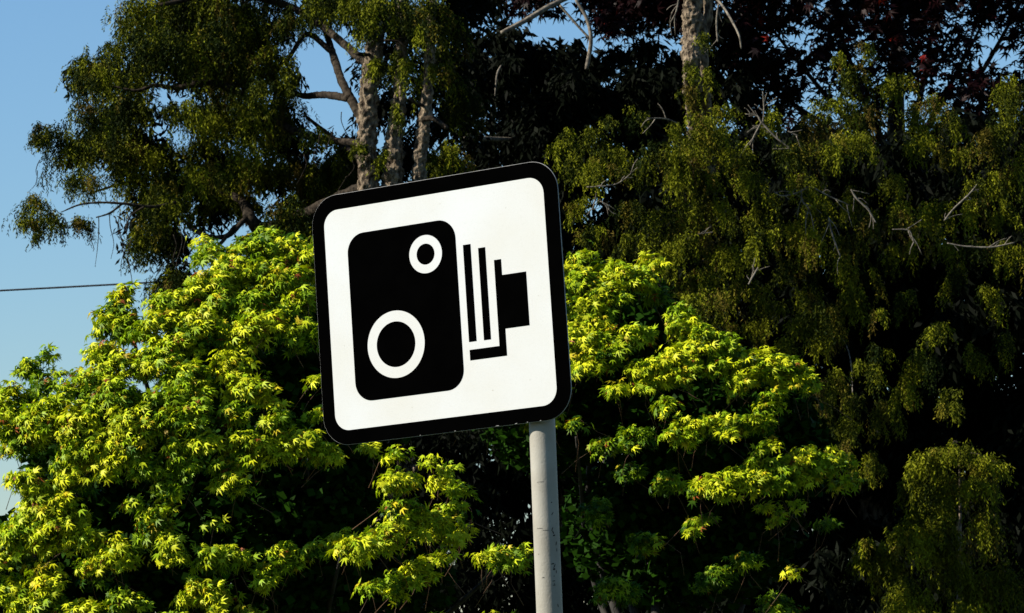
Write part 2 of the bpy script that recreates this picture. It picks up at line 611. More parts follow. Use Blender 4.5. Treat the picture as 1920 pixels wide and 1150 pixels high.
def pad_leaves(c, r, hgt, size0, young, dens=1.75, up=0.5):
    """one domed spray of rosettes round centre c; r radius (m), hgt dome height (m)"""
    ns = max(5, int(dens * 30 * (r / 0.12) ** 2 * (0.052 / size0) ** 1.5))
    # rosette centres on the dome (upper half plus a drooping rim)
    ph = rng.uniform(0, 2 * np.pi, ns)
    w = rng.uniform(-0.12, 1.0, ns)
    rad = np.sqrt(np.maximum(0, 1 - np.clip(w, 0, 1) ** 2)) * rng.uniform(0.72, 1.08, ns)
    sc = c + np.stack([r * rad * np.cos(ph), r * rad * np.sin(ph), hgt * w * rng.uniform(0.7, 1.15, ns)], 1) + rng.normal(0, 0.14 * r, (ns, 3))
    out_n = unit(np.stack([np.cos(ph) * rad, np.sin(ph) * rad, np.maximum(w, 0.05) * 1.2], 1))
    lit = np.sum(out_n * SUNV, 1)
    kp = rng.uniform(0, 1, ns) < np.clip(0.30 + 1.0 * lit, 0.12, 1)
    kp[:3] = True
    sc, out_n, ns = sc[kp], out_n[kp], int(kp.sum())
    m = rng.integers(6, 11, ns)
    idx = np.repeat(np.arange(ns), m)
    n = len(idx)
    a = rng.uniform(0, 2 * np.pi, n)
    radial = np.stack([np.cos(a), np.sin(a), rng.uniform(-0.5, 0.1, n)], 1)
    fwd = radial + 0.7 * out_n[idx] * [1, 1, 0.3]
    pos = sc[idx] + radial * rng.uniform(0.004, 0.85 * size0, n)[:, None] + rng.normal(0, 0.012, (n, 3))
    nrm = out_n[idx] * (1 - up) + (np.array([0, 0, 0.5]) + 0.5 * SUNV) * up * 1.3 + rng.normal(0, 0.42, (n, 3)) + radial * 0.25
    fr = leaf_frames(nrm, fwd + np.stack([0 * a, 0 * a, rng.normal(-0.2, 0.35, n)], 1))
    size = size0 * rng.uniform(0.45, 1.25, n)
    sy = np.clip(young + rng.normal(0, 0.22, ns), 0, 1)[idx] + rng.normal(0, 0.10, n)
    sy = np.clip(sy, 0, 1)
    g = np.where(sy[:, None] < 0.5, GREEN + (LIME - GREEN) * (sy[:, None] * 2), LIME + (YELLOW - LIME) * (sy[:, None] * 2 - 1))
    q = rng.uniform(0, 1, ns)[idx]
    q2 = rng.uniform(0, 1, n)
    g = np.where(((q < 0.10) & (q2 < 0.6))[:, None], g * 0.5 + AMBER * 0.5, g)
    g = np.where((q2 < 0.012)[:, None], RED, g)
    g = g * rng.uniform(0.8, 1.15, (n, 1))
    return pos, fr, size, g


def inner_leaves(c, rx, ry, rz, n, size0):
    p = rng.normal(0, 1, (n, 3))
    p = unit(p) * rng.uniform(0, 1, (n, 1)) ** 0.4
    pos = c + p * [rx, ry, rz]
    nrm = rng.normal(0, 0.6, (n, 3)) + [0, 0, 0.7]
    fr = leaf_frames(nrm, rng.normal(0, 1, (n, 3)) + [0, 0, -0.3])
    size = size0 * rng.uniform(0.7, 1.2, n)
    g = GREEN * rng.uniform(0.25, 0.6, (n, 1))  # inner leaves darkened: shade of the crown interior put into the colour
    return pos, fr, size, g


def build_maple(name, label, base, pads, inner, depth, size0, limbs_to, trunk_r):
    t = root(name, tuple(base), label, 'tree', 'yellow-green maples behind the sign')
    P, Fm, Sz, G = [], [], [], []
    for row in pads:
        x, y, r = row[:3]
        dY = row[3] if len(row) > 3 else 0.0
        tall = row[4] if len(row) > 4 else 1.0
        Y = depth(x, y) + dY
        mpp = Y / F_PX
        c = unproject(x, y, Y)
        young = 0.80 if rng.uniform() < 0.6 else 0.55
        if len(row) > 5:
            young = row[5]  # low on some right pads: their shade is put into leaf colour
        subs = [(c, r * 0.82)]
        if r > 22:
            for k in range(3):
                an = rng.uniform(0, 2 * np.pi)
                off = np.array([math.cos(an) * 0.8, -rng.uniform(0, 0.5), math.sin(an) * 0.55]) * r * mpp
                subs.append((c + off, r * rng.uniform(0.28, 0.48)))
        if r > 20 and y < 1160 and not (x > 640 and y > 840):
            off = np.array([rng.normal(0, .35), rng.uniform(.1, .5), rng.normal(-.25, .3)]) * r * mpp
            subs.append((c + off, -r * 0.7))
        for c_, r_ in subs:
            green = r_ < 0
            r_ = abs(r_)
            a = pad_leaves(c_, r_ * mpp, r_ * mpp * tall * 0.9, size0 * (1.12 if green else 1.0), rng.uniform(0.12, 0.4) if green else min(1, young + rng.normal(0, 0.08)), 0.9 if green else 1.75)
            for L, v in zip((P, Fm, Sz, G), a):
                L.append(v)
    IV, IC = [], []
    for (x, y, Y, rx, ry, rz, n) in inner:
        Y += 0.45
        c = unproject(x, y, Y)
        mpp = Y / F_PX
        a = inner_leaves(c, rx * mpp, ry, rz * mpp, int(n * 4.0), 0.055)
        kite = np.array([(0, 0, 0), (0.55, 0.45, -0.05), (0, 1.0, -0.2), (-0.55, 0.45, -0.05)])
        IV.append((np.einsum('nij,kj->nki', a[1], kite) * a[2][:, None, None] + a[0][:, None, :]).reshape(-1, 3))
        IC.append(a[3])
    P, Fm, Sz, G = (np.concatenate(v) for v in (P, Fm, Sz, G))
    # the 300 leaves that show largest become leaves of their own
    px, py, dz = project(P)
    see = (px > 5) & (px < 1915) & (py > 5) & (py < 1145) & ~((px > 585) & (px < 1075) & (py > 300) & (py < 830)) & ~((px > 985) & (px < 1062) & (py > 780))
    cell = (np.floor(px / 14).astype(int) * 1000 + np.floor(py / 14).astype(int))
    order = np.argsort(dz)
    order = order[see[order]]
    _, first = np.unique(cell[order], return_index=True)
    front = order[first]
    vd = unit(CAM - P[front])
    show = np.abs(np.sum(Fm[front][:, :, 2] * vd, 1)) * Sz[front] ** 2 / dz[front] ** 2
    pick = front[np.argsort(-show)[:300]]
    keep = np.ones(len(P), bool)
    keep[pick] = False
    b = np.array(base)
    me = leaves_to_mesh('foliage', (P - b)[keep], Fm[keep], Sz[keep], G[keep])
    fo = link_mesh('foliage', me, t, (M_MAPLE,))
    fo['kind'] = 'stuff'
    fi = link_mesh('inner_foliage_shade', mesh_poly('inner_foliage_shade', np.concatenate(IV) - b, 4, np.concatenate(IC)), t, (M_CONIFER,))
    fi['kind'] = 'stuff'
    # ten shared leaf meshes sorted by colour
    lum = np.argsort(G[pick][:, 0])
    groups = np.array_split(pick[lum], 10)
    for gidx in groups:
        col = G[gidx].mean(0)
        lm = mesh_tris('leaf', LV, LT, np.repeat(col[None], len(LV), axis=0))
        lm.materials.append(M_MAPLE)
        for i in gidx:
            o = bpy.data.objects.new('leaf', lm)
            C.objects.link(o)
            o.parent = t
            mm = Matrix.Identity(4)
            for a in range(3):
                for c_ in range(3):
                    mm[a][c_] = Fm[i][a, c_] * Sz[i]
                mm[a][3] = P[i][a] - b[a]
            o.matrix_local = mm
    # trunk and limbs
    tp = np.array(base)
    fork = tp + [0.05, 0.0, 0.9]
    limb('trunk', [(*tp - [0, 0, 0.1], trunk_r * 1.5) if False else (tp[0], tp[1], tp[2] - 0.1, trunk_r * 1.5), (tp[0] + 0.02, tp[1], 0.35, trunk_r), (*fork, trunk_r * 0.85)], M_BARK_M, t, 20, 14, 0.12, 10)
    for (x, y, dY) in limbs_to:
        e = unproject(x, y, depth(x, y) + dY + 0.9)
        mid = fork * 0.45 + e * 0.55 + rng.normal(0, 0.08, 3) + [0, 0.95, 0.12]
        limb('limb', [(*(fork - [0, 0, 0.08]), trunk_r * 0.5), (*(fork * 0.8 + mid * 0.2 + rng.normal(0, 0.03, 3)), trunk_r * 0.42), (*mid, trunk_r * 0.28), (*e, trunk_r * 0.09)], M_BARK_M, t, 24, 8, 0.06, 20)
    # thin twigs into the sprays
    TV, TQ = [], []
    for row in pads:
        x, y, r = row[:3]
        dY = row[3] if len(row) > 3 else 0.0
        Y = depth(x, y) + dY
        c = unproject(x, y, Y)
        for k in range(2):
            s = c + rng.normal(0, 0.3, 3) * r * Y / F_PX
            e = s + np.array([rng.normal(0, 0.10), 0.12 + rng.normal(0, 0.08), -0.10 - rng.uniform(0, 0.12)])
            mid = (s + e) / 2 + rng.normal(0, 0.02, 3)
            V, Q = tube([tuple(s - b), tuple(mid - b), tuple(e - b)], [0.0008, 0.0014, 0.002], 5)
            off = len(TV)
            TV += [tuple(v) for v in V]
            TQ += [tuple(off + i for i in q) for q in Q]
    me = bpy.data.meshes.new('twigs')
    me.from_pydata(TV, [], TQ)
    o = link_mesh('twigs', me, t, (M_TWIG,), True)
    o['kind'] = 'stuff'
    return t


left_pads = [
    (378, 462, 18, .1, 1.6), (398, 480, 30), (470, 475, 40), (503, 455, 26, .1, 1.3), (548, 478, 38), (590, 500, 40), (440, 510, 42), (490, 520, 42), (540, 540, 42), (385, 545, 40),
    (240, 563, 26, .2), (222, 592, 30, .2), (212, 622, 34, .2), (248, 615, 30, .2),
    (312, 585, 36), (345, 572, 38), (420, 575, 42), (480, 585, 42), (565, 575, 36), (290, 622, 40), (385, 625, 46), (340, 660, 42), (455, 632, 40), (505, 628, 50), (570, 632, 36),
    (190, 670, 32), (216, 692, 40), (262, 684, 36), (85, 672, 15, .25, 1.4), (60, 692, 26, .25), (110, 706, 20, .25), (78, 730, 24, .25, .9, .3), (22, 755, 40), (12, 795, 45),
    (150, 726, 34), (192, 735, 38), (312, 698, 44), (352, 722, 42), (425, 690, 36), (470, 735, 38), (130, 765, 44), (222, 765, 50), (300, 765, 46), (66, 795, 46), (372, 772, 42), (436, 778, 26), (512, 757, 18), (596, 724, 18), (600, 780, 16),
    (262, 805, 50), (342, 800, 40), (155, 812, 50), (95, 812, 44), (44, 842, 36), (150, 850, 44), (142, 892, 40), (222, 840, 46), (205, 875, 42), (52, 905, 32, -.05), (-80, 1010, 60), (-60, 780, 50),
    (385, 842, 36), (346, 862, 40), (282, 885, 38), (320, 915, 28), (460, 842, 38), (432, 872, 28), (520, 804, 30), (512, 842, 36), (572, 834, 38), (612, 852, 26), (695, 842, 15),
    (255, 945, 20), (302, 968, 26), (440, 908, 30), (402, 985, 18, 0, .9, .35), (80, 955, 46), (122, 975, 44), (108, 1008, 48), (156, 1015, 34), (40, 1005, 44), (8, 1065, 46),
    (312, 1032, 36), (290, 995, 24), (222, 1045, 38), (182, 1075, 36), (404, 1054, 34), (442, 1044, 26), (502, 1074, 26), (542, 1046, 30), (592, 1036, 22), (642, 1026, 28), (692, 1024, 26),
    (90, 1095, 42), (30, 1118, 46), (80, 1150, 46), (372, 1114, 30), (412, 1122, 34), (505, 1100, 18), (240, 1130, 34, 0, .8, .3), (150, 1170, 50), (330, 1180, 40), (480, 1170, 30), (20, 1220, 60), (130, 1240, 60), (300, 1260, 60),
    (745, 856, 15, -.9, 1.9), (806, 866, 12, -.9), (840, 882, 16, -.9, 1.2), (742, 912, 30, -.9), (768, 902, 22, -.9), (830, 908, 22, -.9), (862, 922, 20, -.9, 1.3), (756, 962, 34, -.9), (792, 972, 26, -.9), (846, 962, 26, -.9), (722, 1012, 38, -.9), (672, 1026, 30, -.9), (772, 992, 26, -.9), (832, 1002, 34, -.9), (872, 996, 18, -.9),
    (830, 1046, 18, -.9), (790, 1074, 26, -.9), (752, 1098, 30, -.9), (695, 1106, 22, -.9), (905, 1046, 13, -.9), (942, 1048, 26, -.9), (985, 1038, 18, -.9), (968, 1062, 18, -.9, .8, .35), (820, 1200, 50), (650, 1220, 60), (930, 1190, 40),
]
right_pads = [
    (1000, 480, 50), (930, 520, 55), (1000, 560, 50), (900, 600, 60), (980, 640, 60), (900, 680, 55), (1000, 720, 55), (920, 760, 50), (840, 640, 55), (860, 740, 50), (1020, 780, 34, .2),  # unseen crown behind the sign, added to shade the leaves below right
    (1100, 494, 28), (1072, 515, 28), (1212, 492, 12, 0, 1.6), (1232, 502, 16), (1162, 524, 42), (1202, 520, 32), (1100, 545, 42), (1142, 560, 34), (1050, 560, 40), (1030, 620, 50),
    (1080, 595, 40), (1112, 612, 36), (1132, 645, 42), (1190, 645, 38), (1080, 655, 42), (1142, 672, 34), (1102, 692, 26), (1235, 560, 22, .15, .8, .35),
    (1275, 595, 22, 0, 1.3), (1292, 624, 34), (1322, 645, 34), (1270, 685, 44), (1312, 664, 38), (1362, 655, 34), (1342, 692, 26), (1250, 706, 26), (1205, 700, 24),
    (1440, 694, 34), (1420, 676, 24), (1462, 684, 24), (1506, 700, 16, 0, 1.4), (1492, 718, 28), (1522, 732, 20), (1452, 758, 26), (1400, 700, 26), (1385, 720, 22),
    (1212, 728, 20), (1252, 768, 22), (1160, 735, 20), (1082, 802, 16, -.1), (1192, 824, 28, .1, .8, .3), (1130, 840, 24, .2, .8, .2), (1292, 814, 32), (1342, 805, 34), (1400, 800, 26), (1440, 802, 22), (1260, 822, 18),
    (1436, 842, 20, 0, 1.2), (1420, 868, 22), (1560, 852, 12), (1582, 864, 17), (1502, 870, 34), (1542, 874, 34), (1462, 894, 38), (1422, 904, 34), (1382, 900, 26), (1342, 918, 34), (1312, 924, 20), (1500, 905, 26),
    (1450, 955, 20), (1495, 948, 11), (1462, 980, 20), (1602, 902, 15), (1575, 915, 20), (1250, 905, 26, .2, .8, .2), (1180, 890, 24, .25, .8, .2), (1310, 985, 26, .2, .8, .2), (1400, 1055, 24, .2, .8, .2), (1482, 1078, 15), (1550, 985, 20, .2, .8, .2),
    (1120, 960, 30, .3, .8, .2), (1220, 1020, 30, .3, .8, .2), (1340, 1100, 40, .3, .8, .2), (1150, 1120, 40, .3, .8, .2), (1460, 1150, 40, .3, .8, .2),
]


def left_depth(x, y):
    return 17.0 - 1.1 * math.sqrt(max(0.0, 1 - ((x - 330) / 640) ** 2)) * max(0.0, min(1.0, (y - 380) / 420)) ** 0.6 + 0.25 * max(0, (x - 600) / 400)


def right_depth(x, y):
    return 18.6 - 0.9 * math.sqrt(max(0.0, 1 - ((x - 1230) / 480) ** 2)) * max(0.0, min(1.0, (y - 430) / 420)) ** 0.6


mb = unproject(420, 900, 17.4)
build_maple('maple_tree', 'bright yellow-green maple left of the sign, its crown reaching the left edge', (mb[0], mb[1], 0.0), left_pads,
            [(480, 650, 17.3, 170, 0.45, 140, 2600), (240, 880, 17.3, 190, 0.5, 140, 3000), (460, 960, 17.3, 260, 0.6, 260, 4200), (120, 1080, 17.2, 220, 0.5, 130, 2600), (700, 1090, 17.8, 160, 0.4, 90, 500), (620, 760, 17.4, 150, 0.5, 200, 1500)],
            left_depth, 0.037,
            [(400, 500, .3), (540, 560, .3), (240, 600, .3), (80, 720, .3), (220, 780, .3), (350, 700, .3), (480, 800, .3), (120, 900, .3), (580, 850, .3), (780, 960, .2), (940, 1060, .2), (300, 960, .3), (640, 1040, .2), (60, 1040, .3)], 0.085)
mb = unproject(1230, 900, 19.0)
build_maple('maple_tree', 'smaller yellow-green maple right of the post, below the drooping conifer', (mb[0], mb[1], 0.0), right_pads,
            [(1150, 650, 18.9, 150, 0.45, 150, 2000), (1330, 780, 18.9, 210, 0.5, 130, 2200), (1280, 980, 19.4, 230, 0.5, 170, 2200), (1020, 700, 18.9, 150, 0.5, 200, 1500), (1460, 860, 18.9, 110, 0.4, 90, 800)],
            right_depth, 0.038,
            [(1100, 540, .3), (1220, 520, .3), (1290, 640, .3), (1440, 710, .3), (1340, 820, .3), (1500, 890, .3), (1130, 680, .3), (1080, 820, .2)], 0.075)


# ================================================================== conifers
OLIVE = np.array([0.135, 0.145, 0.007])
MOSS = np.array([0.008, 0.014, 0.0025])
RUST = np.array([0.11, 0.07, 0.014])
DEEP_SHADE = np.array([0.0028, 0.004, 0.002])  # near-black foliage tone: shade of crown interiors put into the colour


def bough_mesh(c, rx, ry, rz, lai, el, bright, hang=1.0):
    """curtain of drooping scale-leaf sprays; centre c (local), half sizes in metres, el = element length"""
    qa = 0.5 * el * el * 0.29
    total = lai * 4 * rx * rz / qa
    st = el * 0.30
    per = max(3.0, rz * 0.8 * hang / st)
    ns = int(total / per) + 10
    # strands hang in tufts along the arching shoots
    nt = max(6, int(ns / 11))
    tp = rng.uniform(0, 2 * np.pi, nt)
    tq = np.sqrt(rng.uniform(0, 1, nt))
    tc = np.stack([rx * tq * np.cos(tp), ry * tq * np.sin(tp), rz * (-0.15 + 1.15 * np.sqrt(np.maximum(0, 1 - tq * tq))) * rng.uniform(0.35, 1.08, nt)], 1)
    tb = np.where(rng.uniform(0, 1, nt) < 0.42, rng.normal(0.2, 0.18, nt), rng.normal(-0.40, 0.12, nt))  # bright and dark tufts by chance: lit and shaded contrast put into colour
    trust = rng.uniform(0, 1, nt)
    ti = rng.integers(0, nt, ns)
    sg = 0.21 * min(rx, 0.3)
    top = tc[ti] + rng.normal(0, 1, (ns, 3)) * [sg, sg, sg * 0.6]
    ph = np.arctan2(top[:, 1], top[:, 0])
    q = np.clip(np.hypot(top[:, 0] / rx, top[:, 1] / ry), 0, 1.2)
    L = rz * rng.uniform(0.25, 1.1, ns) * hang * (0.4 + 0.9 * rng.uniform(0, 1, nt))[ti]
    m = np.maximum(3, (L / st).astype(int))
    idx = np.repeat(np.arange(ns), m)
    k = np.concatenate([np.arange(v) for v in m])
    s = k * st
    fr = s / L[idx]
    outd = np.stack([np.cos(ph), np.sin(ph)], 1)
    spread = rng.uniform(0.05, 0.5, ns)[idx] * q[idx]
    p = top[idx].copy()
    p[:, :2] += outd[idx] * (spread * np.minimum(s, 0.12))[:, None]
    p[:, 2] -= s
    sway = rng.normal(0, 0.18, (ns, 2))
    p[:, :2] += sway[idx] * s[:, None]
    n = len(p)
    p += rng.normal(0, el * 0.12, (n, 3))
    a = rng.uniform(0, 2 * np.pi, n)
    flare = rng.uniform(0.15, 1.35, n) * (1.2 - 0.6 * np.clip(fr, 0, 1))
    d = unit(np.stack([np.cos(a) * flare, np.sin(a) * flare, -np.ones(n) * rng.uniform(0.45, 1.0, n)], 1))
    side = unit(np.cross(d, rng.normal(0, 1, (n, 3))))
    l = el * rng.uniform(0.6, 1.35, n)[:, None]
    w = el * rng.uniform(0.10, 0.19, n)[:, None]
    nn = np.cross(d, side)
    V = np.stack([p, p + d * l * 0.45 + side * w + nn * w * 0.4, p + d * l, p + d * l * 0.55 - side * w + nn * w * 0.4], 1)
    V += c
    tone = np.clip(bright + tb[ti][idx] + rng.normal(0, 0.15, n), 0, 1)[:, None]
    col = MOSS + (OLIVE - MOSS) * tone
    col = np.where((trust[ti][idx] < 0.10)[:, None], col * 0.5 + RUST * 0.5, col)
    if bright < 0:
        col = np.broadcast_to(DEEP_SHADE, col.shape) * rng.uniform(0.6, 1.3, (n, 1))
    col = col * rng.uniform(0.75, 1.2, (n, 1))
    STATS[0] += n
    return mesh_poly('bough', V.reshape(-1, 3), 4, col)


STATS = [0]


def build_boughs(t, rows, Y, dens, el, bright, depth_jit, hang=1.0, scale=0.95, name='bough'):
    b = np.array(t.location)
    for row in rows:
        x, y, hx, hy = row[:4]
        dY = row[4] if len(row) > 4 else 0.0
        YY = Y + dY + rng.uniform(-1, 1) * depth_jit
        mpp = YY / F_PX
        c = unproject(x, y, YY) - b
        me = bough_mesh(c, hx * mpp * scale, max(hx * mpp * scale, 0.12), hy * mpp * scale, dens, el, bright + (rng.uniform(-0.2, 0.2) if bright >= 0 else 0), hang)
        link_mesh(name, me, t, (M_CONIFER,))['kind'] = 'stuff'


# ---- left: several-stemmed cypress
yl = 27.0
cb = unproject(735, 1000, yl - 1.3)
cyp = root('cypress_tree', (cb[0], cb[1], 0.0), 'tall olive-green cypress with several bare stems, drooping boughs against the sky at left', 'tree')
left_boughs = [
    (262, 30, 48, 46), (330, 18, 55, 55), (415, 30, 55, 55), (252, 85, 38, 52), (310, 92, 52, 52), (395, 95, 46, 52), (160, 125, 30, 34), (188, 155, 36, 50), (143, 165, 20, 24), (205, 110, 24, 34),
    (520, 20, 38, 40), (560, 45, 34, 34), (600, 22, 34, 26), (480, 82, 52, 52), (512, 128, 44, 44), (538, 165, 34, 36), (430, 132, 46, 46), (232, 165, 44, 54), (250, 212, 36, 44), (162, 235, 38, 48), (92, 252, 32, 34), (120, 290, 36, 42), (72, 265, 16, 18), (190, 292, 44, 44), (200, 235, 34, 40),
    (422, 202, 44, 54), (482, 202, 44, 54), (540, 205, 32, 42), (362, 222, 36, 40), (402, 252, 40, 44), (318, 215, 20, 30), (262, 290, 44, 36), (312, 302, 44, 36), (232, 332, 36, 36), (150, 345, 44, 34), (62, 392, 30, 34), (92, 422, 36, 30), (140, 425, 30, 26), (50, 420, 16, 18), (75, 448, 10, 22),
    (282, 352, 52, 44), (332, 352, 44, 36), (312, 392, 50, 52), (290, 440, 36, 50), (265, 470, 22, 38), (382, 332, 40, 34), (452, 335, 42, 34), (432, 372, 48, 34), (482, 292, 44, 42), (382, 290, 40, 34), (502, 322, 36, 34), (455, 390, 30, 22),
    (560, 330, 40, 44), (600, 345, 50, 50), (640, 320, 40, 46), (318, 535, 34, 44), (340, 560, 30, 44), (300, 560, 18, 24), (545, 420, 44, 60), (480, 455, 26, 24), (590, 260, 24, 24), (520, 240, 26, 30),
    (620, 5, 60, 40, -1.4), (680, 20, 40, 44, -1.4), (735, 30, 50, 40, -1.4), (790, 25, 44, 44, -1.4), (770, 60, 40, 44, -1.4), (835, 70, 40, 54, -1.4), (820, 150, 30, 44), (560, 470, 60, 60), (650, 430, 80, 70),
    (840, 300, 36, 40), (860, 200, 36, 50), 
    (704, 130, 16, 36, -1.5), (690, 60, 22, 30, -1.5), (752, 120, 18, 44, -1.5), (744, 215, 12, 30, -1.5), (806, 55, 20, 36, -1.5), (720, 300, 12, 24, -1.4), (812, 130, 10, 24, -1.4), (672, 280, 14, 24, -1.4),
    # above the frame
    (330, -80, 80, 60), (440, -90, 80, 60), (560, -80, 80, 60), (680, -90, 80, 60), (800, -80, 80, 60), (400, -200, 100, 70), (550, -220, 110, 80), (700, -200, 110, 80), (850, -190, 90, 70), (620, -350, 120, 90), (760, -350, 120, 90), (690, -480, 90, 90),
]
build_boughs(cyp, left_boughs, yl - 0.3, 4.6, 0.0345, 0.42, 0.6, 1.35, 0.98)
cyp_shade_core = [(x, y, 62, 54) for x, y in ((290, 60), (390, 60), (480, 60), (290, 130), (400, 140), (490, 140), (250, 220), (420, 230), (500, 240), (280, 300), (400, 320), (480, 340), (300, 400), (560, 340), (620, 350), (560, 420), (640, 420), (720, 40), (800, 60), (620, 20), (560, 500), (690, 400), (300, 460), (600, 400), (720, 120), (830, 130), (780, 190), (840, 240), (720, 220), (760, 300), (830, 330), (700, 330), (650, 300), (860, 20), (350, 20), (440, 20), (540, 280), (350, 90), (440, 100), (350, 360), (430, 400), (330, 540), (200, 150), (180, 280), (240, 270))]
build_boughs(cyp, cyp_shade_core, yl + 0.7, 5.0, 0.085, -1, 0.3)  # near-black core boughs: shade between the lit boughs, put in as colour
build_boughs(cyp, [(x + random.uniform(-20, 20), y, 60, 55) for y in (840, 930, 1020, 1110, 1200) for x in (620, 700, 770, 850)], yl - 1.85, 3.4, 0.08, -1, 0.12)  # near-black boughs stand in for the shade over the lower stems
st = []
yt = yl - 1.3
limb('trunk', px_path([(720, 1700, yt, 30), (715, 1150, yt, 27), (704, 700, yt, 22), (690, 350, yt, 18), (692, 180, yt, 17), (706, 40, yt, 15), (700, -200, yt, 13), (695, -480, yt, 6)]), M_BARK_C, cyp, 440, 30, 0.40, 38)
limb('trunk', px_path([(735, 1700, yt, 26), (738, 1150, yt, 24), (742, 700, yt, 20), (736, 350, yt, 18), (748, 180, yt, 12), (752, 60, yt, 11), (760, -250, yt, 8)]), M_BARK_C, cyp, 440, 30, 0.52, 34)
limb('trunk', px_path([(760, 1700, yt, 22), (770, 1150, yt, 20), (778, 700, yt, 16), (784, 350, yt, 12), (796, 230, yt, 12), (806, 100, yt, 9), (815, -200, yt, 7)]), M_BARK_C, cyp, 400, 28, 0.46, 40)
for rows in (
    [(690, 245, yl - 1.3, 9), (660, 190, yl - 1.1, 9), (640, 150, yl - .9, 8), (622, 95, yl - .3, 7), (604, 30, yl - .4, 5), (600, -30, yl - .4, 3)],
    [(655, 185, yl - 1.1, 8), (610, 178, yl - .7, 7), (570, 180, yl - .3, 6), (520, 170, yl - .4, 4), (440, 190, yl - .5, 3)],
    [(620, 95, yl - .3, 6), (575, 65, yl - .3, 5), (540, 110, yl - .4, 4), (500, 140, yl - .4, 2)],
    [(690, 345, yl - 1.3, 10), (600, 390, yl - .8, 13), (500, 430, yl - .2, 14), (470, 410, yl - .3, 12), (450, 375, yl, 8), (380, 345, yl + .2, 6), (310, 335, yl + .3, 4), (230, 345, yl + .3, 3), (160, 365, yl + .2, 1.5)],
    [(465, 405, yl - .3, 5), (430, 440, yl - .5, 5), (400, 445, yl - .6, 4.5), (370, 435, yl - .6, 4), (335, 405, yl - .6, 3), (300, 380, yl - .7, 2)],
    [(330, 380, yl - .8, 3), (285, 388, yl - .9, 2.8), (230, 382, yl - 1, 2.6), (190, 380, yl - 1, 2.2), (150, 384, yl - 1, 1.8), (115, 398, yl - 1, 1)],
    [(230, 382, yl - 1, 2.2), (205, 400, yl - 1, 1.8), (180, 408, yl - 1, 1.2)],
    [(270, 388, yl - 1, 2), (245, 405, yl - 1, 1.6), (236, 430, yl - 1, 1.2)],
    [(440, 425, yl - .5, 4), (415, 455, yl - .6, 3.5), (400, 470, yl - .6, 3)],
    [(690, 270, yl - 1.3, 7), (560, 250, yl - .2, 7), (420, 160, yl - .3, 7), (330, 165, yl - .3, 5), (290, 160, yl - .3, 4), (255, 170, yl - .3, 3), (200, 160, yl - .3, 2)],
    [(785, 228, yl - 1.3, 5), (810, 222, yl - 1.4, 5), (838, 240, yl - 1.5, 4.5)],
    [(796, 200, yl - 1.3, 3), (776, 190, yl - 1.5, 4), (766, 184, yl - 1.5, 3)],
    [(700, 104, yl - 1.3, 3), (676, 102, yl - 1.5, 4), (666, 100, yl - 1.5, 3)],
    [(685, 72, yl - 1.5, 2), (720, 76, yl - 1.6, 2.4), (745, 78, yl - 1.6, 2), (760, 88, yl - 1.6, 1)],
    [(700, 130, yl - 1.3, 8), (560, 20, yl - .2, 7), (420, -10, yl - .4, 6), (300, 10, yl - .5, 4)],
    [(690, 310, yl - 1.3, 7), (640, 270, yl - .2, 5), (600, 240, yl - .3, 4), (570, 215, yl - .4, 2)],
):
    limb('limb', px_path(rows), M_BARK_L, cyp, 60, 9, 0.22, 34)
# bare hanging twigs on the underside at left
for (x, y, L, lean) in ((185, 405, 95, -6), (205, 398, 90, 10), (215, 405, 110, 20), (225, 400, 100, 14), (235, 420, 110, -4), (245, 450, 110, 4), (325, 440, 70, 4), (335, 420, 110, 2), (170, 440, 40, 8), (75, 300, 30, -14), (70, 320, 40, -10), (80, 325, 36, 8), (345, 430, 60, 8), (625, 240, 60, -14), (600, 250, 70, -10), (640, 210, 60, 18), (660, 300, 50, -14), (650, 330, 40, -20), (570, 290, 60, -8)):
    Y = yl - 1.0
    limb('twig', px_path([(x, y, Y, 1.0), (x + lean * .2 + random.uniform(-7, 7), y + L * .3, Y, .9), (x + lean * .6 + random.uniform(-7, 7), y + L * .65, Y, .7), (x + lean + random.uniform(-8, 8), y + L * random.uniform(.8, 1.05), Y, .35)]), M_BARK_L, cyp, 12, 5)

# ---- middle: dark evergreen behind, deep shade put into its foliage colour
yd = 30.5
db = unproject(1060, 1000, yd)
yew = root('shade_fill_tree', (db[0], db[1], 0.0), 'dense evergreen above and behind the sign, deep shade put into its near-black foliage', 'tree')
dark_boughs = [(870, 40, 50, 60), (935, 90, 60, 60), (895, 150, 50, 50), (975, 150, 80, 60), (1060, 125, 80, 50), (1140, 135, 80, 50), (1215, 160, 70, 50), (1000, 215, 80, 60), (1100, 215, 80, 60), (930, 250, 50, 50), (960, 290, 60, 50), (1050, 290, 80, 60), (1180, 240, 70, 60), (1250, 230, 60, 60), (880, 280, 36, 40), (910, 20, 40, 50),
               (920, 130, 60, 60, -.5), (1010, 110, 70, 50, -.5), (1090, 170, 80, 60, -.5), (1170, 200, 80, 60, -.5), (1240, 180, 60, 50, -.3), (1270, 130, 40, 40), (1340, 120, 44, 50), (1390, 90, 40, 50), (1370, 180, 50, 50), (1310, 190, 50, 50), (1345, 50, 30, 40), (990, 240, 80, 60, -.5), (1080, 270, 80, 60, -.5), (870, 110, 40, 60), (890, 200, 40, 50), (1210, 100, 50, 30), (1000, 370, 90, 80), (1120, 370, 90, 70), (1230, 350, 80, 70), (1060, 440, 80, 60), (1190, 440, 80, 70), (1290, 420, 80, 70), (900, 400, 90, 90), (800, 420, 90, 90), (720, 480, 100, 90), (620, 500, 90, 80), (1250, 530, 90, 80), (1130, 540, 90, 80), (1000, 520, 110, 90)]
dark_boughs += [(x + random.uniform(-30, 30), y + random.uniform(-25, 25), 110, 85) for y in range(600, 1300, 105) for x in range(520, 1400, 120)]
